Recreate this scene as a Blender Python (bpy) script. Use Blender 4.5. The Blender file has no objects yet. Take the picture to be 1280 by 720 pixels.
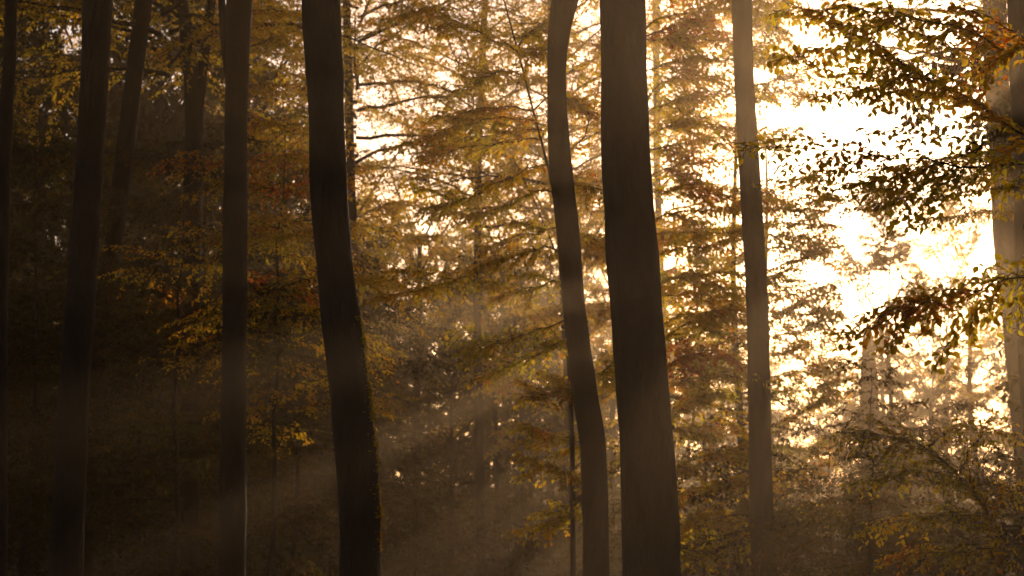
import bpy, math
import numpy as np
from mathutils import Vector

R = math.radians
sc = bpy.context.scene
COL = sc.collection
rng = np.random.default_rng(11)


def reseed(key):
    """every plant draws from its own chance, so that adding one leaves the others as they were"""
    global rng
    h = 7
    for ch in str(key):
        h = (h * 131 + ord(ch)) % 2147483647
    rng = np.random.default_rng(h)


# ------------------------------------------------------------------ camera
F = 2388.0                     # focal length in pixels of the 1280 px frame
PITCH = R(7.2)
EYE = np.array([0.0, 0.0, 1.7])
cam_d = bpy.data.cameras.new('camera')
cam_d.sensor_width = 36.0
cam_d.lens = 36.0 * F / 1280.0
cam_d.clip_end = 3000
cam_d.dof.use_dof = True
cam_d.dof.focus_distance = 17.0
cam_d.dof.aperture_fstop = 2.8
cam = bpy.data.objects.new('camera', cam_d)
COL.objects.link(cam)
cam.location = EYE
cam.rotation_euler = (R(90) + PITCH, 0, 0)
sc.camera = cam


def ray(px, py):
    u, v = (px - 640.0) / F, (360.0 - py) / F
    ca, sa = math.cos(PITCH), math.sin(PITCH)
    return np.array([u, ca - v * sa, sa + v * ca])


def at(px, py, Y):
    d = ray(px, py)
    return EYE + d * (Y / d[1])


# ------------------------------------------------------------------ materials
def new_mat(name):
    m = bpy.data.materials.new(name)
    m.use_nodes = True
    nt = m.node_tree
    nt.nodes.clear()
    out = nt.nodes.new('ShaderNodeOutputMaterial')
    return m, nt, out


def ramp(nt, stops):
    n = nt.nodes.new('ShaderNodeValToRGB')
    e = n.color_ramp.elements
    while len(e) > 1:
        e.remove(e[-1])
    e[0].position, e[0].color = stops[0][0], (*stops[0][1], 1)
    for p, c in stops[1:]:
        k = e.new(p)
        k.color = (*c, 1)
    return n


def leaf_material(name, stops, trans=0.8, tint=(1.0, 1.0, 1.0), clump=1.1):
    m, nt, out = new_mat(name)
    N, L = nt.nodes.new, nt.links.new
    geo = N('ShaderNodeNewGeometry')
    noi = N('ShaderNodeTexNoise')
    noi.inputs['Scale'].default_value = clump
    noi.inputs['Detail'].default_value = 2
    L(geo.outputs['Position'], noi.inputs['Vector'])
    # hue of a leaf: its own chance plus the clump of the crown it grows in
    mm = N('ShaderNodeMath'); mm.operation = 'MULTIPLY_ADD'
    L(geo.outputs['Random Per Island'], mm.inputs[0]); mm.inputs[1].default_value = 0.45
    ms = N('ShaderNodeMath'); ms.operation = 'MULTIPLY_ADD'
    L(noi.outputs['Fac'], ms.inputs[0]); ms.inputs[1].default_value = 1.7; ms.inputs[2].default_value = -0.57
    L(ms.outputs[0], mm.inputs[2])
    cr = ramp(nt, stops)
    L(mm.outputs[0], cr.inputs['Fac'])
    dif = N('ShaderNodeBsdfDiffuse')
    sc1 = N('ShaderNodeMixRGB'); sc1.blend_type = 'MULTIPLY'; sc1.inputs[0].default_value = 1
    L(cr.outputs['Color'], sc1.inputs[1]); sc1.inputs[2].default_value = (0.22, 0.24, 0.3, 1)
    L(sc1.outputs[0], dif.inputs['Color'])
    tr = N('ShaderNodeBsdfTranslucent')
    sc2 = N('ShaderNodeMixRGB'); sc2.blend_type = 'MULTIPLY'; sc2.inputs[0].default_value = 1
    L(cr.outputs['Color'], sc2.inputs[1]); sc2.inputs[2].default_value = (*tint, 1)
    L(sc2.outputs[0], tr.inputs['Color'])
    mx = N('ShaderNodeMixShader'); mx.inputs[0].default_value = trans
    L(dif.outputs[0], mx.inputs[1]); L(tr.outputs[0], mx.inputs[2])
    gl = N('ShaderNodeBsdfGlossy'); gl.inputs['Roughness'].default_value = 0.45
    gl.inputs['Color'].default_value = (0.5, 0.5, 0.5, 1)
    lw = N('ShaderNodeLayerWeight'); lw.inputs['Blend'].default_value = 0.2
    g2 = N('ShaderNodeMath'); g2.operation = 'MULTIPLY'; g2.inputs[1].default_value = 0.03
    L(lw.outputs['Fresnel'], g2.inputs[0])
    mx2 = N('ShaderNodeMixShader')
    L(g2.outputs[0], mx2.inputs[0]); L(mx.outputs[0], mx2.inputs[1]); L(gl.outputs[0], mx2.inputs[2])
    L(mx2.outputs[0], out.inputs['Surface'])
    return m


STOPS_GREEN = [(0.0, (0.18, 0.18, 0.010)), (0.35, (0.40, 0.33, 0.013)), (0.62, (0.66, 0.43, 0.016)),
               (0.84, (0.76, 0.38, 0.015)), (0.96, (0.75, 0.21, 0.012)), (1.0, (0.6, 0.11, 0.010))]
STOPS_GOLD = [(0.0, (0.36, 0.32, 0.012)), (0.3, (0.66, 0.48, 0.018)), (0.6, (0.84, 0.50, 0.020)),
              (0.85, (0.84, 0.38, 0.015)), (0.97, (0.76, 0.19, 0.010)), (1.0, (0.6, 0.10, 0.01))]
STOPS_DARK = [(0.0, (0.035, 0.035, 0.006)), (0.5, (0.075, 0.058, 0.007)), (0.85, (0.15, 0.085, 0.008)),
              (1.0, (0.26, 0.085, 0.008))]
M_GREEN = leaf_material('beech_leaf_green', STOPS_GREEN)
M_GOLD = leaf_material('beech_leaf_gold', STOPS_GOLD)
M_NEAR = leaf_material('beech_leaf_near', [(0.0, (0.46, 0.42, 0.018)), (0.35, (0.70, 0.54, 0.024)), (0.65, (0.84, 0.53, 0.024)),
                                           (0.86, (0.82, 0.37, 0.018)), (1.0, (0.74, 0.18, 0.012))], trans=0.9)
M_DARK = leaf_material('beech_leaf_shade_toned', STOPS_DARK)  # same leaf, darkened: the shade of the deep wood put into its colour
M_RUST = leaf_material('beech_leaf_rust', [(0.0, (0.4, 0.26, 0.016)), (0.35, (0.66, 0.27, 0.016)), (0.7, (0.7, 0.16, 0.012)), (1.0, (0.6, 0.09, 0.01))])


def bark_material(name, c1, c2, scale):
    m, nt, out = new_mat(name)
    N, L = nt.nodes.new, nt.links.new
    tc = N('ShaderNodeTexCoord')
    mp = N('ShaderNodeMapping'); mp.inputs['Scale'].default_value = (1, 1, 0.3)
    L(tc.outputs['Object'], mp.inputs[0])
    n1 = N('ShaderNodeTexNoise'); n1.inputs['Scale'].default_value = scale; n1.inputs['Detail'].default_value = 6
    n1.inputs['Roughness'].default_value = 0.65
    L(mp.outputs[0], n1.inputs['Vector'])
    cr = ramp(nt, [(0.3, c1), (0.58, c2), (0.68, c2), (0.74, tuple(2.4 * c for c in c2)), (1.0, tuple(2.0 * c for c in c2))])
    L(n1.outputs['Fac'], cr.inputs[0])
    n2 = N('ShaderNodeTexNoise'); n2.inputs['Scale'].default_value = scale * 6; n2.inputs['Detail'].default_value = 5
    L(mp.outputs[0], n2.inputs['Vector'])
    bp = N('ShaderNodeBump'); bp.inputs['Strength'].default_value = 0.9; bp.inputs['Distance'].default_value = 0.03
    L(n2.outputs['Fac'], bp.inputs['Height'])
    b = N('ShaderNodeBsdfPrincipled')
    b.inputs['Roughness'].default_value = 0.85
    b.inputs['Specular IOR Level'].default_value = 0.25
    L(cr.outputs[0], b.inputs['Base Color']); L(bp.outputs[0], b.inputs['Normal'])
    L(b.outputs[0], out.inputs['Surface'])
    return m


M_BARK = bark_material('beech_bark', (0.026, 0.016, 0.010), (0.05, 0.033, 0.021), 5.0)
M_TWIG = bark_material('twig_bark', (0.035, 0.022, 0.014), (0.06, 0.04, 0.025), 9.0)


def ground_material():
    m, nt, out = new_mat('leaf_litter')
    N, L = nt.nodes.new, nt.links.new
    tc = N('ShaderNodeTexCoord')
    n1 = N('ShaderNodeTexNoise'); n1.inputs['Scale'].default_value = 0.5; n1.inputs['Detail'].default_value = 8
    n2 = N('ShaderNodeTexVoronoi'); n2.inputs['Scale'].default_value = 14
    L(tc.outputs['Object'], n1.inputs['Vector']); L(tc.outputs['Object'], n2.inputs['Vector'])
    mx = N('ShaderNodeMixRGB'); mx.inputs[0].default_value = 0.5
    cr = ramp(nt, [(0.3, (0.03, 0.02, 0.012)), (0.7, (0.09, 0.052, 0.024))])
    L(n1.outputs['Fac'], cr.inputs[0])
    cr2 = ramp(nt, [(0.0, (0.04, 0.022, 0.012)), (0.5, (0.1, 0.055, 0.02)), (1.0, (0.06, 0.045, 0.015))])
    L(n2.outputs['Color'], cr2.inputs[0])
    L(cr.outputs[0], mx.inputs[1]); L(cr2.outputs[0], mx.inputs[2])
    b = N('ShaderNodeBsdfPrincipled'); b.inputs['Roughness'].default_value = 0.95
    L(mx.outputs[0], b.inputs['Base Color'])
    bp = N('ShaderNodeBump'); bp.inputs['Strength'].default_value = 0.6; bp.inputs['Distance'].default_value = 0.05
    L(n2.outputs['Distance'], bp.inputs['Height']); L(bp.outputs[0], b.inputs['Normal'])
    L(b.outputs[0], out.inputs['Surface'])
    return m


# ------------------------------------------------------------------ mesh helpers
class MB:
    """collects tubes and leaves; build() links them as one mesh object"""

    def __init__(self):
        self.v, self.q, self.mi, self.sm, self.n = [], [], [], [], 0

    def add(self, verts, quads, mat=0, smooth=True):
        if not len(quads):
            return
        self.v.append(np.asarray(verts, np.float32))
        self.q.append(np.asarray(quads, np.int32) + self.n)
        self.mi.append(np.full(len(quads), mat, np.int32))
        self.sm.append(np.full(len(quads), smooth, bool))
        self.n += len(verts)

    def tube(self, pts, rad, sides=5, mat=0, wob=0.0):
        pts = np.asarray(pts, float); rad = np.asarray(rad, float)
        n = len(pts)
        t = np.gradient(pts, axis=0)
        t /= np.linalg.norm(t, axis=1, keepdims=True) + 1e-9
        ref = np.array([0.0, 0.0, 1.0]) if abs(t[0, 2]) < 0.8 else np.array([0.0, 1.0, 0.0])
        a = np.cross(t, ref); a /= np.linalg.norm(a, axis=1, keepdims=True) + 1e-9
        b = np.cross(a, t)
        th = np.arange(sides) * 2 * math.pi / sides
        rr = np.repeat(rad[:, None], sides, 1)
        if wob:
            ph = rng.uniform(0, 6.28, 6)
            s = np.arange(n)[:, None] / 6.0
            rr = rr * (1 + wob * (np.sin(2 * th + s + ph[0]) + 0.7 * np.sin(3 * th - 1.7 * s + ph[1])
                                  + 0.6 * np.sin(5 * th + 2.9 * s + ph[2]) + 0.5 * np.sin(6.1 * s + th + ph[3])))
        v = pts[:, None, :] + rr[..., None] * (np.cos(th)[None, :, None] * a[:, None] + np.sin(th)[None, :, None] * b[:, None])
        i = np.arange(n - 1)[:, None] * sides
        j = np.arange(sides)[None, :]
        k = (j + 1) % sides
        q = np.stack([i + j, i + k, i + sides + k, i + sides + j], -1).reshape(-1, 4)
        self.add(v.reshape(-1, 3), q, mat)

    def leaves(self, pos, axis, nrm, length, mat=0, fine=False, wide=0.62):
        pos = np.asarray(pos, float)
        if not len(pos):
            return
        axis = axis / (np.linalg.norm(axis, axis=1, keepdims=True) + 1e-9)
        side = np.cross(axis, nrm); side /= np.linalg.norm(side, axis=1, keepdims=True) + 1e-9
        up = np.cross(side, axis)
        L = length[:, None]
        if fine:
            prof = [(0, 0, 0), (0.28, -0.40 * wide, 0.07), (0.62, -0.46 * wide, 0.06), (1.0, 0, -0.14),
                    (0.62, 0.46 * wide, 0.06), (0.28, 0.40 * wide, 0.07)]
            quads = [(0, 1, 2, 3), (0, 3, 4, 5)]
        else:
            prof = [(0, 0, 0), (0.45, -0.5 * wide, 0.05), (1.0, 0, -0.1), (0.45, 0.5 * wide, 0.05)]
            quads = [(0, 1, 2, 3)]
        k = len(prof)
        v = np.stack([pos + L * (x * axis + y * side + z * up) for x, y, z in prof], 1)
        q = (np.arange(len(pos))[:, None, None] * k + np.array(quads)[None]).reshape(-1, 4)
        self.add(v.reshape(-1, 3), q, mat, False)

    def mesh(self, name, mats):
        me = bpy.data.meshes.new(name)
        v = np.concatenate(self.v); q = np.concatenate(self.q)
        me.vertices.add(len(v)); me.vertices.foreach_set('co', v.ravel())
        me.loops.add(q.size); me.loops.foreach_set('vertex_index', q.ravel())
        me.polygons.add(len(q))
        me.polygons.foreach_set('loop_start', np.arange(len(q), dtype=np.int32) * 4)
        me.polygons.foreach_set('material_index', np.concatenate(self.mi))
        me.polygons.foreach_set('use_smooth', np.concatenate(self.sm))
        for m in mats:
            me.materials.append(m)
        me.update(); me.validate()
        return me


def part(name, me, parent=None, loc=(0, 0, 0)):
    o = bpy.data.objects.new(name, me)
    COL.objects.link(o)
    o.location = loc
    if parent is not None:
        o.parent = parent
    return o


def thing(name, loc, label, cat='tree', group=None, rz=0.0, s=1.0):
    o = bpy.data.objects.new(name, None)
    o.empty_display_size = 0.3
    COL.objects.link(o)
    o.location = loc
    o.rotation_euler = (0, 0, rz)
    o.scale = (s, s, s)
    o['label'] = label
    o['category'] = cat
    if group:
        o['group'] = group
    return o


def copy_tree(src, loc, rz, s, label, group):
    r = src.copy(); COL.objects.link(r)
    r.location = loc; r.rotation_euler = (0, 0, rz); r.scale = (s, s, s)
    r['label'] = label
    if group:
        r['group'] = group
    elif 'group' in r:
        del r['group']
    for ch in list(src.children):
        c = ch.copy(); COL.objects.link(c); c.parent = r
    return r


# ------------------------------------------------------------------ foliage growth
def resample(pts, n):
    pts = np.asarray(pts, float)
    d = np.r_[0, np.cumsum(np.linalg.norm(np.diff(pts, axis=0), axis=1))]
    s = np.linspace(0, d[-1], n)
    # smooth (Catmull-Rom like) by interpolating with a small blur
    p = np.stack([np.interp(s, d, pts[:, k]) for k in range(3)], 1)
    for _ in range(2):
        p[1:-1] = 0.25 * p[:-2] + 0.5 * p[1:-1] + 0.25 * p[2:]
    return p, d[-1]


def spray(wood, fol, path, width, leaf, step, r0, roll=0.0, leaf_step=0.6, fine=False, wmat=0, lmat=0,
          twig_wood=True, start=0.12, droop=0.25, jit=0.35, sides=5, rag=0.0):
    """one flat beech spray: a branch, its alternating twigs, and the leaves along the twigs"""
    P, Ln = resample(path, 14)
    m = len(P)
    P = P + np.r_[np.zeros((1, 3)), rng.normal(0, 0.012 * Ln ** 0.5, (m - 1, 3))]
    rad = r0 * (1 - 0.85 * np.linspace(0, 1, m))
    wood.tube(P, rad, sides, wmat)
    s = np.arange(start * Ln, Ln, step)
    if len(s) == 0:
        return
    s = s + rng.uniform(-0.3, 0.3, len(s)) * step
    x = np.clip(s / Ln, 0, 1) * (m - 1)
    base = np.stack([np.interp(x, np.arange(m), P[:, k]) for k in range(3)], 1)
    tan = np.gradient(P, axis=0)
    tan = np.stack([np.interp(x, np.arange(m), tan[:, k]) for k in range(3)], 1)
    tan /= np.linalg.norm(tan, axis=1, keepdims=True) + 1e-9
    f = np.clip(s / Ln, 0, 1)
    prof = np.clip(np.sin(math.pi * np.clip(0.12 + 0.82 * f, 0, 1)) ** 0.8, 0.12, 1)
    up = np.array([0, 0, 1.0])
    for i in range(len(s)):
        if rag and rng.random() < rag:
            continue
        sgn = 1 if i % 2 else -1
        t = tan[i]
        h = np.cross(t, up); h /= np.linalg.norm(h) + 1e-9
        vv = np.cross(h, t)
        ro = roll + rng.normal(0, 0.25)
        h2 = h * math.cos(ro) + vv * math.sin(ro)
        ang = rng.uniform(0.6, 1.05)
        d = t * math.cos(ang) + sgn * h2 * math.sin(ang)
        tl = width * prof[i] * rng.uniform(0.6, 1.15)
        k = max(3, int(tl / (leaf * leaf_step)))
        u = np.linspace(0.0, 1, k)
        pts = base[i] + d * (u[:, None] * tl) + up * (-(droop * tl) * u[:, None] ** 2)
        pts = pts + np.r_[np.zeros((1, 3)), rng.normal(0, 0.10 * leaf, (k - 1, 3))]
        if twig_wood:
            idx = np.unique(np.linspace(0, k - 1, min(k, 5)).astype(int))
            wood.tube(pts[idx], np.linspace(max(0.003, r0 * 0.34 * prof[i]), 0.0018, len(idx)), 3, wmat)
        td = np.gradient(pts, axis=0)
        td /= np.linalg.norm(td, axis=1, keepdims=True) + 1e-9
        nn = vv * math.cos(ro) - h * math.sin(ro)
        sg = np.where(np.arange(k) % 2, 1.0, -1.0)[:, None]
        lat = np.cross(td, nn)
        ax = td * 0.75 + sg * lat * 0.75 + rng.normal(0, jit, (k, 3)) - up * 0.28
        nr = nn + rng.normal(0, jit, (k, 3))
        ll = leaf * rng.uniform(0.6, 1.15, k)
        fol.leaves(pts, ax, nr, ll, lmat, fine)


def grow(height, r_base, z0, spread, n, leaf, step, leaf_step, lmat, seed, lean=0.05, width=0.8, top_taper=True,
         shape='cone', twig_wood=True, sides=9, rise=(0.05, 0.45), rag=0.1, jit=0.35, trunk_too=True, sub=0, clump=0.0):
    """a whole tree: returns trunk mesh and crown mesh"""
    global rng
    keep = rng
    rng = np.random.default_rng(seed)
    tr, fo = MB(), MB()
    k = 14
    z = np.linspace(0, height, k)
    wx = np.cumsum(rng.normal(0, lean, k)) * height / k * 0.5
    wy = np.cumsum(rng.normal(0, lean, k)) * height / k * 0.5
    wx -= wx[0]; wy -= wy[0]
    S = np.stack([wx, wy, z], 1)
    rad = r_base * (1 - 0.92 * (z / height) ** 0.9)
    rad[0] *= 1.35
    if shape == 'dome':
        cut = 0.62
        S2 = np.stack([np.interp(z * cut, z, S[:, c]) for c in range(3)], 1)
        S = S2
        rad = r_base * (1 - 0.6 * (z / height)); rad[0] *= 1.35
        if trunk_too:
            for j in range(4):
                a4 = j * 1.6 + rng.uniform(0, 0.8)
                uu = np.linspace(0, 1, 6)[:, None]
                p0 = S[-1 - j % 2]
                lim = p0 + uu * height * 0.33 * np.array([0.55 * math.cos(a4), 0.55 * math.sin(a4), 0.85]) \
                    + rng.normal(0, 0.05, (6, 3)) * uu
                tr.tube(lim, rad[-1] * 0.7 * (1 - 0.9 * uu[:, 0]), 5, 0)
    if trunk_too:
        tr.tube(S, rad, sides, 0, 0.03)
    az = rng.uniform(0, 6.28)
    for i in range(n):
        f = (i + rng.uniform(0.1, 0.9)) / n
        zz = z0 + (height - z0) * f * 0.985
        az += 2.39996 + rng.normal(0, 0.35)
        if shape == 'cone':
            ln = spread * (1.05 - 0.78 * f) * rng.uniform(0.5, 1.2)
        elif shape == 'dome':
            ln = spread * math.sqrt(max(0.06, 1 - (2 * f - 0.75) ** 2 * 0.62)) * rng.uniform(0.6, 1.1)
        else:
            ln = spread * (0.5 + 0.55 * math.sin(math.pi * min(1, f * 1.1))) * rng.uniform(0.4, 1.25)
        e = rng.uniform(*rise)
        if shape == 'dome':
            e += 0.75 * f
        p0 = np.array([np.interp(zz, z, wx), np.interp(zz, z, wy), zz])
        h = np.array([math.cos(az), math.sin(az), 0])
        g = np.cross(h, (0, 0, 1.0))
        bend = rng.normal(0, 0.12)
        u = np.linspace(0, 1, 6)[:, None]
        path = p0 + h * u * ln + np.array([0, 0, 1.0]) * (math.tan(e) * ln * u - rng.uniform(0.12, 0.34) * ln * u ** 2.2) + g * bend * ln * u ** 2
        rb = max(0.006, 0.32 * np.interp(zz, z, rad))
        spray(fo, fo, path, width * ln, leaf, step, rb, rng.normal(0, 0.2), leaf_step, False, 1, 0, twig_wood, 0.14, 0.22, jit, 4, rag)
        for j in range(sub):
            uu = rng.uniform(0.3, 0.95) if clump else rng.uniform(0.25, 0.75)
            q0 = np.array([np.interp(uu, u[:, 0], path[:, c]) for c in range(3)])
            a2 = az + rng.choice([-1, 1]) * rng.uniform(0.3, 1.3)
            h2 = np.array([math.cos(a2), math.sin(a2), rng.uniform(-0.45, 0.6) if clump else rng.uniform(-0.1, 0.55)])
            l2 = ln * (clump * rng.uniform(0.7, 1.3) if clump else (1 - uu) * rng.uniform(0.7, 1.2))
            pp = q0 + h2 * u * l2 - np.array([0, 0, 1.0]) * 0.2 * l2 * u ** 2
            spray(fo, fo, pp, width * ln * 0.7 if clump else width * l2, leaf, step, rb * 0.5, rng.normal(0, 0.4), leaf_step, False, 1, 0, twig_wood, 0.1, 0.22, jit, 4, rag)
    rng = keep
    return (tr.mesh('trunk', [M_BARK]) if trunk_too else None), fo.mesh('crown', [lmat, M_TWIG])


# ------------------------------------------------------------------ the setting
def ground_z(x, y):
    return 0.25 * np.sin(x * 0.11 + 1.0) * np.cos(y * 0.07) + 0.12 * np.sin(x * 0.31 + y * 0.23) \
        - 0.15 * np.exp(-(x * x + y * y) / 60.0) + 0.035 * np.maximum(0.0, y - 55.0)


gx = np.linspace(-150, 150, 121); gy = np.linspace(-40, 300, 137)
X, Yg = np.meshgrid(gx, gy, indexing='ij')
Z = ground_z(X, Yg)
gm = MB()
ii, jj = np.meshgrid(np.arange(120), np.arange(136), indexing='ij')
b0 = (ii * 137 + jj).ravel()
gm.add(np.stack([X, Yg, Z], -1).reshape(-1, 3), np.stack([b0, b0 + 137, b0 + 138, b0 + 1], 1))
ground = part('ground', gm.mesh('ground', [ground_material()]))
ground['kind'] = 'structure'


def foot(x, y):
    return (float(x), float(y), float(ground_z(x, y)) - 0.05)


def foot_px(px, Y):
    p = at(px, 640, Y)
    return foot(p[0], Y)


FAR = []
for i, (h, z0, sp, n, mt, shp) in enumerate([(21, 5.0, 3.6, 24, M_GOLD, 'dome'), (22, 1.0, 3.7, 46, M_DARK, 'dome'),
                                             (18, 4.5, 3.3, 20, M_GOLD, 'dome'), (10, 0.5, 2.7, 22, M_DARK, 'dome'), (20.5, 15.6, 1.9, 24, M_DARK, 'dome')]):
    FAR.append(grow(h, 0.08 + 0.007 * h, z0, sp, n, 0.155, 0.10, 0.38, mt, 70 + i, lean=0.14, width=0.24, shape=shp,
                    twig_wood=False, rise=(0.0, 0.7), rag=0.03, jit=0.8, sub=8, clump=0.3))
print('far faces', [len(f[1].polygons) for f in FAR])

# ------------------------------------------------------------------ the big trunks
# name-free table: depth, [(py, centre px, width px) ...], label
CANOPY = []
for sd in (5, 6):
    CANOPY.append(grow(22, 0.2, 9.5, 5.4, 60, 0.09, 0.13, 0.5, M_GOLD, sd, shape='dome', twig_wood=False,
                       trunk_too=False, width=0.45, sub=2)[1])


def big_tree(Y, prof, label, crown=0, top=23.0, group=None, moss=None, taper=0.985, lean_top=None, fork=None, short=False):
    reseed(label)
    prof = sorted(prof, key=lambda t: -t[0])          # from low to high in the picture
    pts = [at(cx, py, Y) for py, cx, w in prof]
    rad = [w / F * Y * 0.5 for py, cx, w in prof]
    dz = pts[0][2]
    sl = (pts[1] - pts[0]) / (pts[1][2] - pts[0][2])
    sl0 = sl * 0.5
    z0 = float(ground_z(pts[0][0], Y)) - 0.1
    low, lr = [], []
    for f in (1.0, 0.93, 0.8, 0.6, 0.3):
        h = (dz - z0) * f
        q = pts[0] - np.array([sl0[0], 0, 1.0]) * h
        low.append(q); lr.append(rad[0] * (1 + 0.15 * f + (0.5 if f == 1 else 0.22 if f == 0.93 else 0)))
    k = -1
    su = (pts[-1] - pts[-2]) / (pts[-1][2] - pts[-2][2])
    if lean_top is not None:
        su = np.array([lean_top, 0, 1])
    hi, hr = [], []
    zt = max(top, pts[-1][2] + (0.5 if short else 6))
    for f in (0.1, 0.25, 0.45, 0.7, 1.0):
        h = (zt - pts[-1][2]) * f
        hi.append(pts[-1] + np.array([su[0] * (1 - 0.5 * f), 0.02 * math.sin(5 * f + Y), 1.0]) * h)
        hr.append(rad[-1] * (1 - 0.85 * f))
    allp = np.array(low + pts + hi); allr = np.array(lr + rad + hr)
    # smooth along height
    zs = np.linspace(allp[0, 2], allp[-1, 2], 220)
    P = np.stack([np.interp(zs, allp[:, 2], allp[:, c]) for c in range(3)], 1)
    r = np.interp(zs, allp[:, 2], allr)
    for _ in range(2):
        P[1:-1] = 0.25 * P[:-2] + 0.5 * P[1:-1] + 0.25 * P[2:]
        r[1:-1] = 0.25 * r[:-2] + 0.5 * r[1:-1] + 0.25 * r[2:]
    base = P[0].copy()
    root = thing('beech_tree', base, label, group=group)
    zz = P[:, 2]
    ph = rng.uniform(0, 6.28, 5)
    r = r * (1 + 0.012 * np.sin(zz * 2.1 + ph[0]) + 0.010 * np.sin(zz * 5.3 + ph[1]) + 0.007 * np.sin(zz * 11.0 + ph[2]))
    for _ in range(7):                                   # old branch scars swell the stem a little
        zc = rng.uniform(1.0, 12.0)
        r = r * (1 + rng.uniform(0.02, 0.05) * np.exp(-((zz - zc) / rng.uniform(0.06, 0.16)) ** 2))
    m = MB()
    m.tube(P - base, r, 32, 0, 0.008)
    if fork:
        Q = [at(cx, py, Y) for py, cx, w in fork]
        e = Q[-1] - Q[-2]
        Q.append(Q[-1] + e / e[2] * 5)
        Q, _l = resample(Q, 16)
        fr = np.interp(np.linspace(0, 1, 16), np.linspace(0, 1, len(fork) + 1), [w / F * Y * 0.5 for _, _, w in fork] + [0.02])
        m.tube(Q - base, fr, 12, 0, 0.01)
    part('trunk', m.mesh('trunk', [M_BARK]), root)
    if short:
        c = part('crown', FAR[3][1], root); c.location = (0, 0, 1.0)
        return root
    c = part('crown', CANOPY[crown], root)
    top_xy = np.array([np.interp(12, P[:, 2], P[:, 0]), Y, 0])
    c.location = (top_xy[0] - base[0], 0, max(0.0, Y * 0.02))
    c.rotation_euler = (0, 0, Y * 1.7)
    if moss:
        mo = MB()
        n = 900
        py = rng.uniform(moss[0], moss[1], n) ** 1.0
        zz = np.array([at(640, y, Y)[2] for y in py])
        cx = np.interp(zz, P[:, 2], P[:, 0]); rr = np.interp(zz, P[:, 2], r)
        th = rng.normal(0.15, 0.38, n)                       # the flank turned to the light
        pos = np.stack([cx + rr * np.cos(th) * 0.985, Y + rr * np.sin(th) * 0.985, zz], 1) - base
        nr = np.stack([np.cos(th), np.sin(th), 0 * th], 1)
        clump = 0.5 + 0.5 * np.sin(zz * 23) * np.sin(zz * 9.1 + 1)
        ax = nr + rng.normal(0, 0.5, (n, 3)) - np.array([0, 0, 0.3])
        mo.leaves(pos, ax, rng.normal(0, 1, (n, 3)), (0.012 + 0.03 * clump) * rng.uniform(0.5, 1.2, n), 0, False, 0.8)
        part('moss', mo.mesh('moss', [M_GREEN]), root)
    return root


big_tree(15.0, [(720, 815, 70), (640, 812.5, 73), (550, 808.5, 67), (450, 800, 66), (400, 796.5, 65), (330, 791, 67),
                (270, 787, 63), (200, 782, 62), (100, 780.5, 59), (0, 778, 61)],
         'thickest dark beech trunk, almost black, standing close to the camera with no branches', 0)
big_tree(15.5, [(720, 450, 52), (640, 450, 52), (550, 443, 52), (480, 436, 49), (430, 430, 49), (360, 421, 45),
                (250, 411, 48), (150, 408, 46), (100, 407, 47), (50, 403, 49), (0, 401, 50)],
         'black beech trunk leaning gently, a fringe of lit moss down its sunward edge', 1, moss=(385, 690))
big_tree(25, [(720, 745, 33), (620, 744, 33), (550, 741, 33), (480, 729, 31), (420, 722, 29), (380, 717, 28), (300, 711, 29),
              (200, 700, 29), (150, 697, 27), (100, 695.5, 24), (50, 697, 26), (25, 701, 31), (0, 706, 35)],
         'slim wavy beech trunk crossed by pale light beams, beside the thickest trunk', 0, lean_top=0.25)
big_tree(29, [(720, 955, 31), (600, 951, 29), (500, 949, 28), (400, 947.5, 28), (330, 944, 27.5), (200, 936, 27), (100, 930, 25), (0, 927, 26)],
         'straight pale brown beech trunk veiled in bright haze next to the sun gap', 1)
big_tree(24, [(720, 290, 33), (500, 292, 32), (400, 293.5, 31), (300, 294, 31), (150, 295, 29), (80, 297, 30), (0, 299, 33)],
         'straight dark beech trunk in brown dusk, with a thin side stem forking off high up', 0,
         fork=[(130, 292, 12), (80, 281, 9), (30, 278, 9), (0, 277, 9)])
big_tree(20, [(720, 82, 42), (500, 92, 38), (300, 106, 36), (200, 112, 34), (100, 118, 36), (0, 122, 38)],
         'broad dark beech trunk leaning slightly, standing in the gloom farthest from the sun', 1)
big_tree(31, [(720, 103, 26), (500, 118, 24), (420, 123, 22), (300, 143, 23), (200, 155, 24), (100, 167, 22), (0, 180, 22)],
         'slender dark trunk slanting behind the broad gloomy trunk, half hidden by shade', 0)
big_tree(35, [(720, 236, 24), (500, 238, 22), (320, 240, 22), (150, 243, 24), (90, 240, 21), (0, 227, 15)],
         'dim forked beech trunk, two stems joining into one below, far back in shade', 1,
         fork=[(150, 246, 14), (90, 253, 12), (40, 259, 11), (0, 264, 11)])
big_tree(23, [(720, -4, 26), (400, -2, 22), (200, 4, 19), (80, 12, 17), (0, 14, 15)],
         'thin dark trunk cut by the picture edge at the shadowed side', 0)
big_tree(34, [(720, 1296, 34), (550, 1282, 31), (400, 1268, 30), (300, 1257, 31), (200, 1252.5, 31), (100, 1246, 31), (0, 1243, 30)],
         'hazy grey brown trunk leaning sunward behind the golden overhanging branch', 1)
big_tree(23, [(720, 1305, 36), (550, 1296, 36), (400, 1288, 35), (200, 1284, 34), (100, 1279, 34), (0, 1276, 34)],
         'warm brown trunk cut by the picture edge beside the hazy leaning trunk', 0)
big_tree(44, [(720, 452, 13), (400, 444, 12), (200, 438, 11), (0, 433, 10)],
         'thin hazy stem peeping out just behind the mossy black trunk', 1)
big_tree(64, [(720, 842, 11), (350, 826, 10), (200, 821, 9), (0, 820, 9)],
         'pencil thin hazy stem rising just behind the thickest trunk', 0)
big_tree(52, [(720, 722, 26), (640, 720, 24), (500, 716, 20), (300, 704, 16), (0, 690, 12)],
         'dim brown trunk low down behind the slim wavy trunk', 1)
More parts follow.
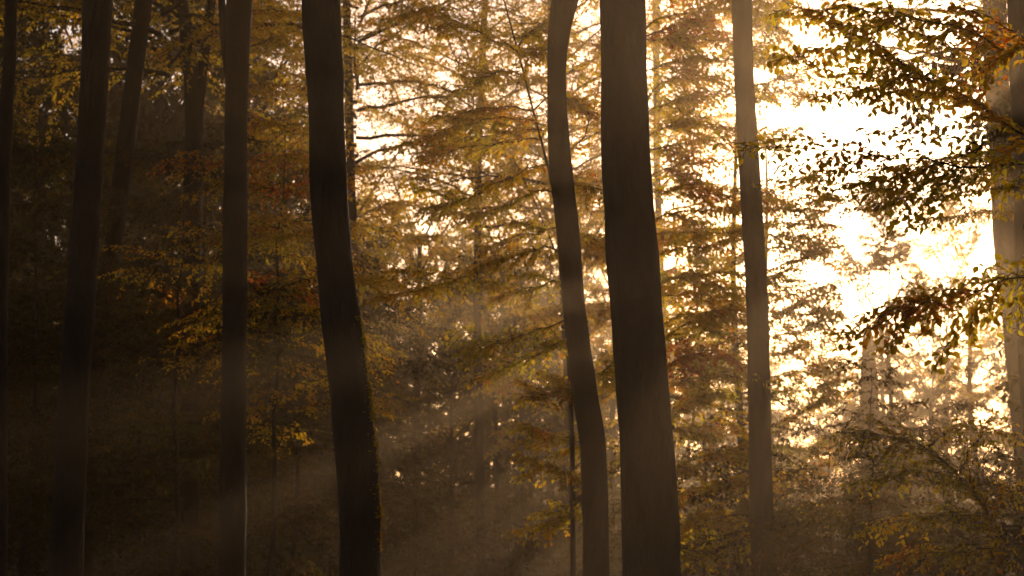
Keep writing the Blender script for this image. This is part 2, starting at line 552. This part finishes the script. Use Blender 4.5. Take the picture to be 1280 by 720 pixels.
big_tree(55, [(720, 602, 14), (600, 600, 12), (400, 596, 10), (200, 598, 9), (0, 606, 9)],
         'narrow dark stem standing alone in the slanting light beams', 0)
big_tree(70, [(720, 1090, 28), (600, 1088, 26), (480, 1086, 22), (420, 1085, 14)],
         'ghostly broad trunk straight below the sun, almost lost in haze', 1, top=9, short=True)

# ------------------------------------------------------------------ understory beeches
SAP = []
for i, (h, sp, n, mt) in enumerate([(8.5, 2.5, 60, M_GREEN), (7.0, 2.3, 50, M_GOLD), (9.5, 2.7, 64, M_GOLD), (5.0, 2.0, 40, M_GREEN), (8.0, 2.5, 52, M_DARK), (4.6, 2.0, 34, M_DARK), (8.2, 2.0, 40, M_GOLD)]):
    SAP.append(grow(h, 0.02 + 0.0045 * h, 3.3 if i == 6 else 0.5, sp, n, 0.08, 0.08, 0.46, mt, 40 + i, lean=0.16, width=0.5,
                    shape='tier', rise=(0.0, 0.4), rag=0.06, sub=1))


def sapling(v, px, Y, label, rz=None, s=1.0, group=None, dz=0.0):
    reseed(label)
    root = thing('beech_sapling', foot_px(px, Y), label, 'tree', group, rng.uniform(0, 6.28) if rz is None else rz, s)
    part('trunk', SAP[v][0], root); part('crown', SAP[v][1], root)
    return root


SAPS = [
    (6, 345, 27.0, 'orange tinged young beech between the forked side-stem trunk and the mossy trunk', 0.95),
    (4, 365, 36.0, 'dim brown young beech deeper behind the orange tinged one', 1.1),
    (4, 30, 30.0, 'shaded young beech between the edge trunk and the broad gloomy trunk', 1.05),
    (4, 178, 38.0, 'shaded young beech behind the slanting slender trunk', 1.1),
    (4, 215, 27.0, 'shaded young beech with a few orange leaves before the dim forked trunk', 0.95),
    (5, 880, 33.5, 'bushy low dull young beech between the thickest and the haze veiled trunks', 1.15),
    (5, 1085, 26.0, 'dark low young beech in front of the ghostly trunk', 0.85),
    (5, 930, 35.0, 'low dark young beech at the foot of the haze veiled trunk', 0.9),
    (5, 1040, 30.0, 'low dull bronze young beech below the sun gap', 0.75),
    (4, 520, 40.0, 'low shaded young beech between the mossy and the wavy trunks', 0.5),
    (5, 1160, 34.0, 'low hazy young beech under the sun before the ghostly trunk', 0.9),
]
for i, (v, px, Y, lab, s) in enumerate(SAPS):
    sapling(v, px, Y, lab, None, s)

# ------------------------------------------------------------------ overhanging branches at close range
def branch_tree(label, trunk_px, Y, r, height, branches, fine=True, stem=None):
    reseed(label)
    base = np.array(foot_px(trunk_px, Y))
    m = MB()
    if stem is None:
        z = np.linspace(0, height, 20)
        P = np.stack([0.06 * np.sin(z * 0.7), 0.05 * np.cos(z * 0.9) - 0.05, z], 1)
    else:
        q = [np.zeros(3)] + [at(px, py, Y) - base for px, py in stem]
        P, _l = resample(q, 24)
        P[:, 1] += 0.12 * np.sin(np.arange(24) * 0.5)
    m.tube(P, r * (1 - 0.82 * np.linspace(0, 1, len(P))), 12, 0, 0.015)
    root = thing('beech_tree', base, label)
    part('trunk', m.mesh('trunk', [M_BARK]), root)
    for (pts, width, leaf, step, r0, roll, mat, subs) in branches:
        w, f = MB(), MB()
        path = [at(px, py, yy) - base for px, py, yy in pts]
        d = np.linalg.norm(P - path[0], axis=1) + 3.0 * np.maximum(0, P[:, 2] - path[0][2])
        k = int(np.argmin(d))
        if np.linalg.norm(path[0] - P[k]) > 0.05:
            path = [P[k]] + path
        spray(w, f, path, width, leaf, step, r0, roll, 0.44, fine, 0, 0, True, 0.10, 0.22, 0.34, 6, 0.02)
        for sp, sw in subs:
            q = [at(px, py, yy) - base for px, py, yy in sp]
            spray(w, f, q, sw, leaf, step, r0 * 0.45, roll + rng.normal(0, 0.2), 0.44, fine, 0, 0, True, 0.08, 0.22, 0.34, 5, 0.02)
        b = part('branch', w.mesh('branch', [M_TWIG]), root)
        part('leaves', f.mesh('leaves', [mat]), b)
    return root


def boughs(Y, rows, mat, width=0.55, leaf=0.085, step=0.06, r0=0.014, dy=1.6, nsub=2, roll=0.2, lift=(6, 22)):
    """pixel-read boughs given real depth: each leaves the stem toward or away from the viewer"""
    out = []
    reseed((Y, len(rows)))
    for row in rows:
        mt = mat
        if not isinstance(row[0], tuple):
            mt, row = row[0], row[1:]
        k = len(row)
        e = rng.uniform(-dy, dy)
        p = [(x, y, Y + e * i / (k - 1)) for i, (x, y) in enumerate(row)]
        subs = []
        for j in range(nsub):
            i = int(rng.integers(0, k - 1))
            a, b = p[i], p[i + 1]
            u = rng.uniform(0.2, 0.8)
            o = tuple(a[c] + (b[c] - a[c]) * u for c in range(3))
            dx = (p[-1][0] - p[0][0]) * rng.uniform(0.25, 0.5)
            yy = rng.choice([-1, 1]) * rng.uniform(*lift)
            dz = rng.uniform(-1.3, 1.3)
            subs.append(([o, (o[0] + dx * 0.5, o[1] + yy * 0.6, o[2] + dz * 0.5), (o[0] + dx, o[1] + yy, o[2] + dz)], width * 0.7))
        out.append((p, width, leaf, step, r0, roll + rng.normal(0, 0.15), mt, subs))
    return out


Yb = 13.5
branch_tree('beech just outside the frame reaching golden and olive leafy branches in beside the sun', 1400, Yb, 0.16, 12, [
    # rising main branch with the fan of bright leaves
    ([(1330, 200, Yb), (1275, 165, Yb), (1210, 125, Yb), (1150, 88, Yb - .1), (1090, 50, Yb - .2), (1030, 25, Yb - .3)], 0.46, 0.066, 0.028, 0.013, 0.6, M_NEAR,
     [([(1180, 105, Yb), (1110, 92, Yb - .1), (1040, 98, Yb - .2), (985, 72, Yb - .3), (960, 62, Yb - .3)], 0.2),
      ([(1150, 90, Yb), (1090, 112, Yb - .1), (1040, 118, Yb - .2), (1012, 122, Yb - .2)], 0.18),
      ([(1130, 75, Yb), (1070, 60, Yb - .2), (1010, 62, Yb - .2), (965, 80, Yb - .2)], 0.18),
      ([(1215, 130, Yb), (1170, 118, Yb), (1120, 110, Yb), (1085, 125, Yb)], 0.18),
      ([(1230, 140, Yb), (1226, 100, Yb), (1222, 60, Yb), (1210, 20, Yb)], 0.3),
      ([(1226, 75, Yb), (1180, 55, Yb), (1130, 35, Yb), (1080, 20, Yb)], 0.22)]),
    ([(1330, 60, Yb - .5), (1270, 62, Yb - .5), (1200, 40, Yb - .5), (1130, 18, Yb - .6), (1060, 8, Yb - .6), (980, 12, Yb - .6)], 0.42, 0.066, 0.028, 0.011, 0.6, M_NEAR,
     [([(1150, 22, Yb - .5), (1080, 38, Yb - .5), (1010, 20, Yb - .5), (965, 14, Yb - .5)], 0.18),
      ([(1270, 62, Yb - .4), (1235, 90, Yb - .4), (1200, 100, Yb - .4), (1170, 96, Yb - .4)], 0.18),
      ([(1290, 55, Yb - .4), (1240, 22, Yb - .4), (1190, 8, Yb - .4)], 0.22)]),
    # level dim branch that crosses toward the haze veiled trunk
    ([(1340, 215, Yb + .6), (1270, 205, Yb + .6), (1180, 203, Yb + .5), (1100, 193, Yb + .4), (1020, 185, Yb + .3), (960, 177, Yb + .2), (905, 178, Yb + .1)], 0.42, 0.068, 0.064, 0.012, 0.7, M_NEAR,
     [([(1180, 203, Yb + .5), (1120, 225, Yb + .5), (1060, 232, Yb + .4), (1015, 238, Yb + .4)], 0.24),
      ([(1240, 205, Yb + .5), (1200, 235, Yb + .5), (1160, 258, Yb + .5), (1130, 275, Yb + .5)], 0.24),
      ([(1270, 206, Yb + .5), (1240, 185, Yb + .5), (1190, 170, Yb + .5), (1140, 175, Yb + .5), (1080, 160, Yb + .4)], 0.22),
      ([(1060, 190, Yb + .4), (1010, 205, Yb + .4), (970, 215, Yb + .4)], 0.2),
      ([(1280, 215, Yb + .5), (1255, 235, Yb + .5), (1235, 250, Yb + .5)], 0.22),
      ([(1170, 203, Yb + .5), (1135, 222, Yb + .5), (1105, 240, Yb + .5), (1075, 256, Yb + .5)], 0.26),
      ([(1200, 205, Yb + .4), (1165, 228, Yb + .4), (1130, 246, Yb + .4), (1100, 262, Yb + .4)], 0.26),
      ([(1190, 203, Yb + .5), (1150, 212, Yb + .8), (1110, 226, Yb + 1.0), (1070, 232, Yb + 1.1)], 0.3),
      ([(1100, 193, Yb + .4), (1060, 205, Yb + .5), (1010, 222, Yb + .6), (985, 226, Yb + .6)], 0.24),
      ([(1210, 204, Yb + .2), (1180, 232, Yb + .2), (1150, 246, Yb + .2), (1125, 262, Yb + .2)], 0.24),
      ([(1230, 205, Yb + .6), (1200, 215, Yb + .6), (1160, 218, Yb + .6), (1120, 214, Yb + .6)], 0.28)]),
    # drooping bough under the sun
    ([(1350, 320, Yb - .8), (1290, 345, Yb - .8), (1220, 362, Yb - .8), (1150, 385, Yb - .9), (1090, 405, Yb - .9), (1042, 422, Yb - .9)], 0.42, 0.068, 0.028, 0.011, 0.6, M_NEAR,
     [([(1220, 364, Yb - .8), (1170, 362, Yb - .8), (1120, 385, Yb - .8), (1080, 395, Yb - .8)], 0.18),
      ([(1250, 360, Yb - .8), (1220, 390, Yb - .8), (1195, 425, Yb - .8), (1172, 455, Yb - .8)], 0.16),
      ([(1300, 345, Yb - .8), (1275, 380, Yb - .8), (1262, 400, Yb - .8)], 0.2),
      ([(1160, 383, Yb - .8), (1130, 410, Yb - .8), (1105, 438, Yb - .8)], 0.13)]),
])
Yl = 19.0
branch_tree('bronze and yellow leaved young beech leaning in low under the sun at the picture edge', 1285, Yl, 0.03, 1.2, [
    ([(1283, 720, Yl), (1262, 680, Yl), (1235, 640, Yl), (1200, 592, Yl), (1160, 558, Yl), (1110, 540, Yl), (1050, 542, Yl)], 0.55, 0.062, 0.03, 0.022, 0.5, M_GREEN,
     [([(1205, 598, Yl), (1150, 585, Yl), (1100, 600, Yl), (1065, 605, Yl)], 0.3),
      ([(1240, 648, Yl), (1190, 640, Yl), (1130, 650, Yl), (1075, 665, Yl)], 0.34),
      ([(1262, 680, Yl), (1215, 690, Yl), (1160, 690, Yl), (1100, 700, Yl)], 0.34),
      ([(1200, 592, Yl), (1215, 555, Yl), (1240, 535, Yl), (1275, 545, Yl)], 0.3),
      ([(1235, 640, Yl), (1260, 615, Yl), (1290, 605, Yl)], 0.3),
      ([(1262, 680, Yl), (1285, 655, Yl), (1320, 640, Yl)], 0.34),
      ([(1160, 558, Yl), (1190, 535, Yl), (1230, 532, Yl)], 0.26)]),
])

# ------------------------------------------------------------------ far trees
# a young beech behind the wavy trunk: dark shelves of leaves to one side
branch_tree('young beech with dark shelving sprays and crooked stem behind the slim wavy trunk', 716, 26.8, 0.045, 8,
            boughs(26.8, [
                [(668, 146), (622, 150), (572, 156), (528, 176)],
                [(662, 132), (610, 134), (568, 146), (530, 152)],
                [(680, 172), (630, 178), (580, 184), (548, 192)],
                [(690, 160), (640, 163), (600, 170), (570, 176)],
                [(656, 92), (625, 88), (592, 104)],
                [(650, 64), (604, 42), (560, 22), (528, 4)],
                [(648, 52), (672, 34), (704, 18)],
                [(655, 75), (680, 62), (700, 60)],
                [(690, 202), (640, 218), (595, 244), (545, 262), (515, 278)],
                [(692, 232), (650, 250), (610, 266), (560, 270)],
                [(700, 285), (660, 292), (628, 304), (600, 306)],
                [(702, 306), (655, 312), (602, 336), (560, 356), (520, 362)],
                [(706, 348), (660, 360), (610, 372)],
                [(712, 398), (680, 410), (640, 424), (600, 431), (566, 434)],
                [(716, 420), (682, 440), (650, 454), (610, 462)],
                [M_GOLD, (692, 110), (714, 128), (738, 146)],
                [M_GOLD, (692, 205), (728, 176), (748, 112), (760, 30)],
                [M_GOLD, (694, 230), (730, 232), (760, 246)],
                [(706, 300), (740, 302), (765, 310)],
                [(720, 470), (750, 466), (775, 448)],
                [M_GOLD, (724, 480), (690, 492), (660, 498)],
                [(738, 560), (700, 545), (655, 548)],
                [(740, 604), (704, 588), (662, 578)],
                [(742, 640), (690, 650), (640, 664)],
            ], M_NEAR, 0.5, 0.09, 0.045, 0.014, 1.6, 3), False, [(716, 560), (708, 400), (696, 260), (688, 205), (668, 150), (655, 90), (640, 40), (618, -40)])
# layered beech behind the thickest trunk
rows = []
for y, x1, drop in [(-14, 930, 0), (16, 925, -6), (44, 915, 6), (74, 925, 0), (98, 905, -4), (126, 925, -10), (152, 915, 6), (178, 925, 0),
                    (206, 915, -6), (232, 925, 4), (262, 932, 0), (286, 925, 6), (308, 905, 2), (342, 925, -2), (362, 915, 8),
                    (392, 938, -4), (412, 900, -20), (448, 920, 0), (474, 938, -14), (516, 905, -32), (530, 925, 2), (574, 935, -10),
                    (612, 935, -12), (648, 925, 6), (690, 930, 0)]:
    x0 = 818 + max(0, y - 250) * 0.06
    rows.append([(x0, y + 8), (x0 + (x1 - x0) * 0.35, y + 2 + drop * 0.3), (x0 + (x1 - x0) * 0.7, y + drop * 0.8), (x1, y + drop)])
rows += [[M_RUST, (835, 455), (870, 440), (905, 438)], [M_RUST, (820, 40), (850, 30), (885, 22)]]
branch_tree('tall beech of many level gold boughs fanning out from behind the thickest trunk', 802, 31.0, 0.11, 12.5,
            boughs(31.0, rows, M_NEAR, 0.62, 0.095, 0.042, 0.016, 2.0, 4), False)
# its paler neighbour whose tips stand against the sun gap
branch_tree('pale beech behind the haze veiled trunk, feathery bough tips reaching into the sun gap', 925, 37.0, 0.10, 12,
            boughs(37.0, [[(945, 262), (985, 262), (1030, 262)], [(950, 310), (990, 312), (1035, 318)], [(955, 372), (1000, 366), (1045, 352)],
                [(958, 405), (1000, 380), (1035, 372)], [(958, 488), (1000, 488), (1045, 478)],
                [(930, 5), (955, 12), (985, 4)], [(930, 30), (952, 32), (970, 28)], [(930, 80), (952, 72), (972, 66)],
                [(935, 128), (968, 116), (1000, 102)], [(938, 108), (965, 100), (985, 96)],
                [(938, 182), (975, 172), (1005, 158)], [(940, 240), (980, 240), (1015, 226)],
                [(945, 278), (985, 286), (1020, 268), (1044, 254)], [(945, 290), (985, 296), (1028, 296)],
                [(950, 340), (992, 328), (1030, 310)], [(950, 352), (980, 352), (1002, 346)],
                [(955, 388), (995, 396), (1030, 386)], [(955, 420), (1000, 416), (1030, 402)],
                [(960, 446), (1000, 436), (1048, 422)], [(960, 470), (1000, 462), (1040, 466)],
                [M_GOLD, (960, 534), (1000, 516), (1042, 490)], [(960, 556), (990, 560), (1025, 566)],
                [(960, 600), (1000, 596), (1045, 570)], [(960, 640), (1010, 636), (1050, 640)]
            ], M_GREEN, 0.5, 0.095, 0.038, 0.014, 1.4, 3), False)
branch_tree('beech beyond the sunward edge trunks holding a ghostly bough up before the sun', 1330, 29.0, 0.13, 13,  # tree added off frame; its boughs keep the sun off the near haze
            boughs(29.0, [
                [(1320, 200), (1240, 215), (1160, 228), (1090, 240), (1045, 246)], [(1320, 225), (1240, 236), (1170, 246), (1100, 256), (1072, 262)],
                [(1320, 180), (1240, 190), (1170, 200), (1110, 210), (1050, 214)], [(1320, 250), (1260, 262), (1200, 268), (1150, 276)],
            ], M_GREEN, 0.4, 0.08, 0.04, 0.014, 1.5, 3), False)
# added tree beyond the gap: boughs drooped along sun rays to part beams
rows = [[(x, 252 + k * (1098 - x)) for x in (958, 905, 850, 795, 745)] for k in (0.17, 0.20, 0.405, 0.435, 0.68, 0.715, 0.98, 1.02)]
branch_tree('distant beech with drooping heavy boughs, its stem hidden behind the haze veiled trunk', 962, 50.0, 0.16, 12,
            boughs(50.0, rows, M_GOLD, 0.4, 0.15, 0.05, 0.02, 1.2, 9, 0.1, (1, 6)), False)
# rust touched boughs in the dusk
branch_tree('slight beech with rust red leaf shelves beside the side-stem trunk', 300, 27.5, 0.05, 9,
            boughs(27.5, [
                [M_RUST, (300, 350), (322, 360), (352, 369), (386, 364)], [M_RUST, (304, 196), (338, 206), (374, 200)],
                [M_RUST, (302, 230), (340, 236), (380, 228)], [M_GOLD, (304, 60), (340, 50), (384, 58)],
                [M_GOLD, (304, 110), (345, 104), (384, 112)], [M_GOLD, (300, 20), (330, 10), (370, 16)],
                [M_GOLD, (302, 400), (330, 412), (362, 410)], [M_RUST, (296, 200), (260, 208), (222, 205)],
                [(298, 150), (340, 158), (388, 152)], [(298, 280), (335, 282), (372, 290)],
            ], M_GREEN, 0.5), False)

# ------------------------------------------------------------------ far trees
protos = []


def far_tree(v, px, Y, s, label, group):
    loc = foot_px(px, Y)
    while len(protos) < 5:
        protos.append(None)
    rz = rng.uniform(0, 6.28)
    if protos[v] is None:
        root = thing('beech_tree', loc, label, 'tree', group, rz, s)
        part('trunk', FAR[v][0], root); part('crown', FAR[v][1], root)
        protos[v] = root
        return root
    return copy_tree(protos[v], loc, rz, s, label, group)


def zone(n, x0, x1, y0, y1, vs, s0, s1, label, group):
    reseed((label, x0))
    for i in range(n):
        px = x0 + (x1 - x0) * ((i * 0.618 + rng.uniform(0, 0.15)) % 1.0)
        Y = y0 + (y1 - y0) * (i + rng.uniform(0, 0.9)) / n
        far_tree(vs[i % len(vs)], px, Y, rng.uniform(s0, s1), label, group)


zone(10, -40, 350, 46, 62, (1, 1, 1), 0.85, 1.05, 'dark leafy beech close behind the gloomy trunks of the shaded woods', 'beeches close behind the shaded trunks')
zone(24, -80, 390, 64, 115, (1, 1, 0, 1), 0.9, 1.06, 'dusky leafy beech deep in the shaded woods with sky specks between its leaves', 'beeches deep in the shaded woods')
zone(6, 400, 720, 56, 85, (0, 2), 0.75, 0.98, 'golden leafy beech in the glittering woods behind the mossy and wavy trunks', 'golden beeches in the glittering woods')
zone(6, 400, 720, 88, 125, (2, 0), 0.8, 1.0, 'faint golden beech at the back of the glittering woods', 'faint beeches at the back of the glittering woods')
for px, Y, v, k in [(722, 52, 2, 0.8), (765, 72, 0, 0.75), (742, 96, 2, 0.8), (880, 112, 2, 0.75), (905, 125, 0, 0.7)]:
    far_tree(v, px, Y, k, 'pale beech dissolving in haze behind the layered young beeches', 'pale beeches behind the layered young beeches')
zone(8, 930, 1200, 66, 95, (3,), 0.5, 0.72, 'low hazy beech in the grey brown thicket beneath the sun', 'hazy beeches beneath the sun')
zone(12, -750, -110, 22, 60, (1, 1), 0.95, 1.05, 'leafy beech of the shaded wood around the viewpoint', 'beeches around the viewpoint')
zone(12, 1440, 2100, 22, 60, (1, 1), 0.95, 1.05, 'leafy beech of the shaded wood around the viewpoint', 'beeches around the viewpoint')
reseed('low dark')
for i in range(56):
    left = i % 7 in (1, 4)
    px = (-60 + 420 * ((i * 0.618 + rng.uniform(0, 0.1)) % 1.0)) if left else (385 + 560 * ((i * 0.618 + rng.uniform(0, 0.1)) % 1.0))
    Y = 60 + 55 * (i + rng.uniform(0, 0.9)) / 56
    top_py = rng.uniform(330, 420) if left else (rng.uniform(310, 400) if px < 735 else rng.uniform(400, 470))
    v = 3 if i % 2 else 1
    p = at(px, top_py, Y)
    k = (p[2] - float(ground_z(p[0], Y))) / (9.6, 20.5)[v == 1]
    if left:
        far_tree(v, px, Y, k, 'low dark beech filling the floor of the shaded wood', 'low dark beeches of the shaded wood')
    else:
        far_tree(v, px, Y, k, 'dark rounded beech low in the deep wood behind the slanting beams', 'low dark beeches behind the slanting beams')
for px, Y, ty in ((1116, 74, 230), (1108, 96, 238)):  # two added trees, crowns set to shade the haze near the camera
    p = at(px, ty, Y)
    far_tree(4, px, Y, (p[2] - float(ground_z(p[0], Y))) / 20.5, ('tall bare stemmed hazy beech whose small crown is added before the sun to block it' if Y < 80 else
             'faint bare stemmed beech added just behind the one before the sun'), None)
zone(10, 940, 1190, 100, 140, (3,), 0.85, 1.06, 'faint low beech on the skyline beneath the sun', 'skyline beeches beneath the sun')
zone(11, 1150, 1340, 66, 120, (3, 3, 2), 0.8, 1.0, 'fine leaved hazy beech behind the two edge trunks on the sun side', 'hazy beeches behind the sun side trunks')

# the same wood goes on behind and beside the viewer and shuts out the low sky there
for i, a in enumerate(np.linspace(34, 326, 44)):
    d = (9, 17, 13, 25)[i % 4] + (9 if a < 65 or a > 295 else 0)
    far_tree(1, 0, 50, rng.uniform(0.85, 1.05), 'leafy beech of the shaded wood around the viewpoint', 'beeches around the viewpoint').location = \
        foot(d * math.sin(R(a)), d * math.cos(R(a)))

# ------------------------------------------------------------------ shrubs of the forest floor
SHR = []
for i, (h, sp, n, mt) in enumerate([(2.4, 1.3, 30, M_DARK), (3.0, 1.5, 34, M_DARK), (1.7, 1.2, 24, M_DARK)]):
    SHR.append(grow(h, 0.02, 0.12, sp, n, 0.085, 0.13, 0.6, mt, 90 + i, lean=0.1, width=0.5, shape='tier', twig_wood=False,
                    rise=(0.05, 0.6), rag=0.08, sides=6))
sproto = [None] * 3
SHRUB = [(-60, 400, 'dark leafy shrub on the shaded forest floor among the gloomy trunks', 'shrubs on the shaded forest floor'),
         (400, 760, 'dim leafy shrub on the forest floor between the mossy and thickest trunks', 'shrubs between the mossy and thickest trunks'),
         (760, 1340, 'leafy shrub in the low haze on the sun side of the thickest trunk', 'shrubs in the low haze on the sun side')]
for zi, (x0, x1, lab, grp) in enumerate(SHRUB):
    reseed(lab)
    n = 44 if zi != 1 else 36
    for i in range(n):
        px = x0 + (x1 - x0) * ((i * 0.618 + rng.uniform(0, 0.12)) % 1.0)
        Y = (44 if 470 < px < 745 else 34 if px < 1010 else 21) + 80 * ((i + rng.uniform(0, 1)) / n) ** 1.3
        v = int(rng.integers(0, 3))
        loc = foot_px(px, Y); rz = rng.uniform(0, 6.28); s = rng.uniform(0.75, 1.25) * (1 + max(0, Y - 40) / 80)
        if sproto[v] is None:
            r_ = thing('beech_shrub', loc, lab, 'shrub', grp, rz, s)
            part('stem', SHR[v][0], r_); part('foliage', SHR[v][1], r_)
            sproto[v] = r_
        else:
            copy_tree(sproto[v], loc, rz, s, lab, grp)

# ------------------------------------------------------------------ haze
hz = MB()
x0, x1, y0, y1, z0, z1 = -152, 152, -42, 302, -2.0, 30.0
hv = [(x, y, z) for x in (x0, x1) for y in (y0, y1) for z in (z0, z1)]
hz.add(hv, [(0, 1, 3, 2), (4, 6, 7, 5), (0, 4, 5, 1), (2, 3, 7, 6), (0, 2, 6, 4), (1, 5, 7, 3)], 0, False)
hm, nt, out = new_mat('morning_haze')
pv = nt.nodes.new('ShaderNodeVolumePrincipled')
pv.inputs['Color'].default_value = (1.0, 0.73, 0.47, 1)
pv.inputs['Density'].default_value = 0.0021
pv.inputs['Anisotropy'].default_value = 0.78
nt.links.new(pv.outputs[0], out.inputs['Volume'])
haze = part('haze', hz.mesh('haze', [hm]))
haze['kind'] = 'stuff'

# ------------------------------------------------------------------ light
sd = ray(1106, 256); sd /= np.linalg.norm(sd)
ELEV = math.asin(sd[2]); AZ = math.atan2(sd[0], sd[1])
sun_d = bpy.data.lights.new('sun', 'SUN')
sun_d.energy = 5.0
sun_d.angle = R(0.5)
sun_d.color = (1.0, 0.77, 0.51)
sun = bpy.data.objects.new('sun', sun_d)
COL.objects.link(sun)
sun.location = Vector(sd) * 400
sun.rotation_euler = Vector(sd).to_track_quat('Z', 'Y').to_euler()

w = bpy.data.worlds.new('World')
sc.world = w
w.use_nodes = True
wn = w.node_tree
bg = wn.nodes['Background']
sky = wn.nodes.new('ShaderNodeTexSky')
sky.sky_type = 'NISHITA'
sky.sun_disc = False
sky.sun_elevation = ELEV
sky.sun_rotation = AZ
sky.air_density = 1.0
sky.dust_density = 2.5
mul = wn.nodes.new('ShaderNodeMixRGB'); mul.blend_type = 'MULTIPLY'; mul.inputs[0].default_value = 1
mul.inputs[2].default_value = (1.0, 0.93, 1.08, 1)
wn.links.new(sky.outputs[0], mul.inputs[1]); wn.links.new(mul.outputs[0], bg.inputs['Color'])
bg.inputs['Strength'].default_value = 0.15

vs = sc.view_settings
vs.view_transform = 'Standard'
vs.look = 'None'
vs.exposure = -0.32
vs.gamma = 1.0
cy = sc.cycles
cy.max_bounces = 5
cy.diffuse_bounces = 2
cy.glossy_bounces = 2
cy.transmission_bounces = 3
cy.transparent_max_bounces = 4
cy.volume_bounces = 0
cy.use_denoising = True
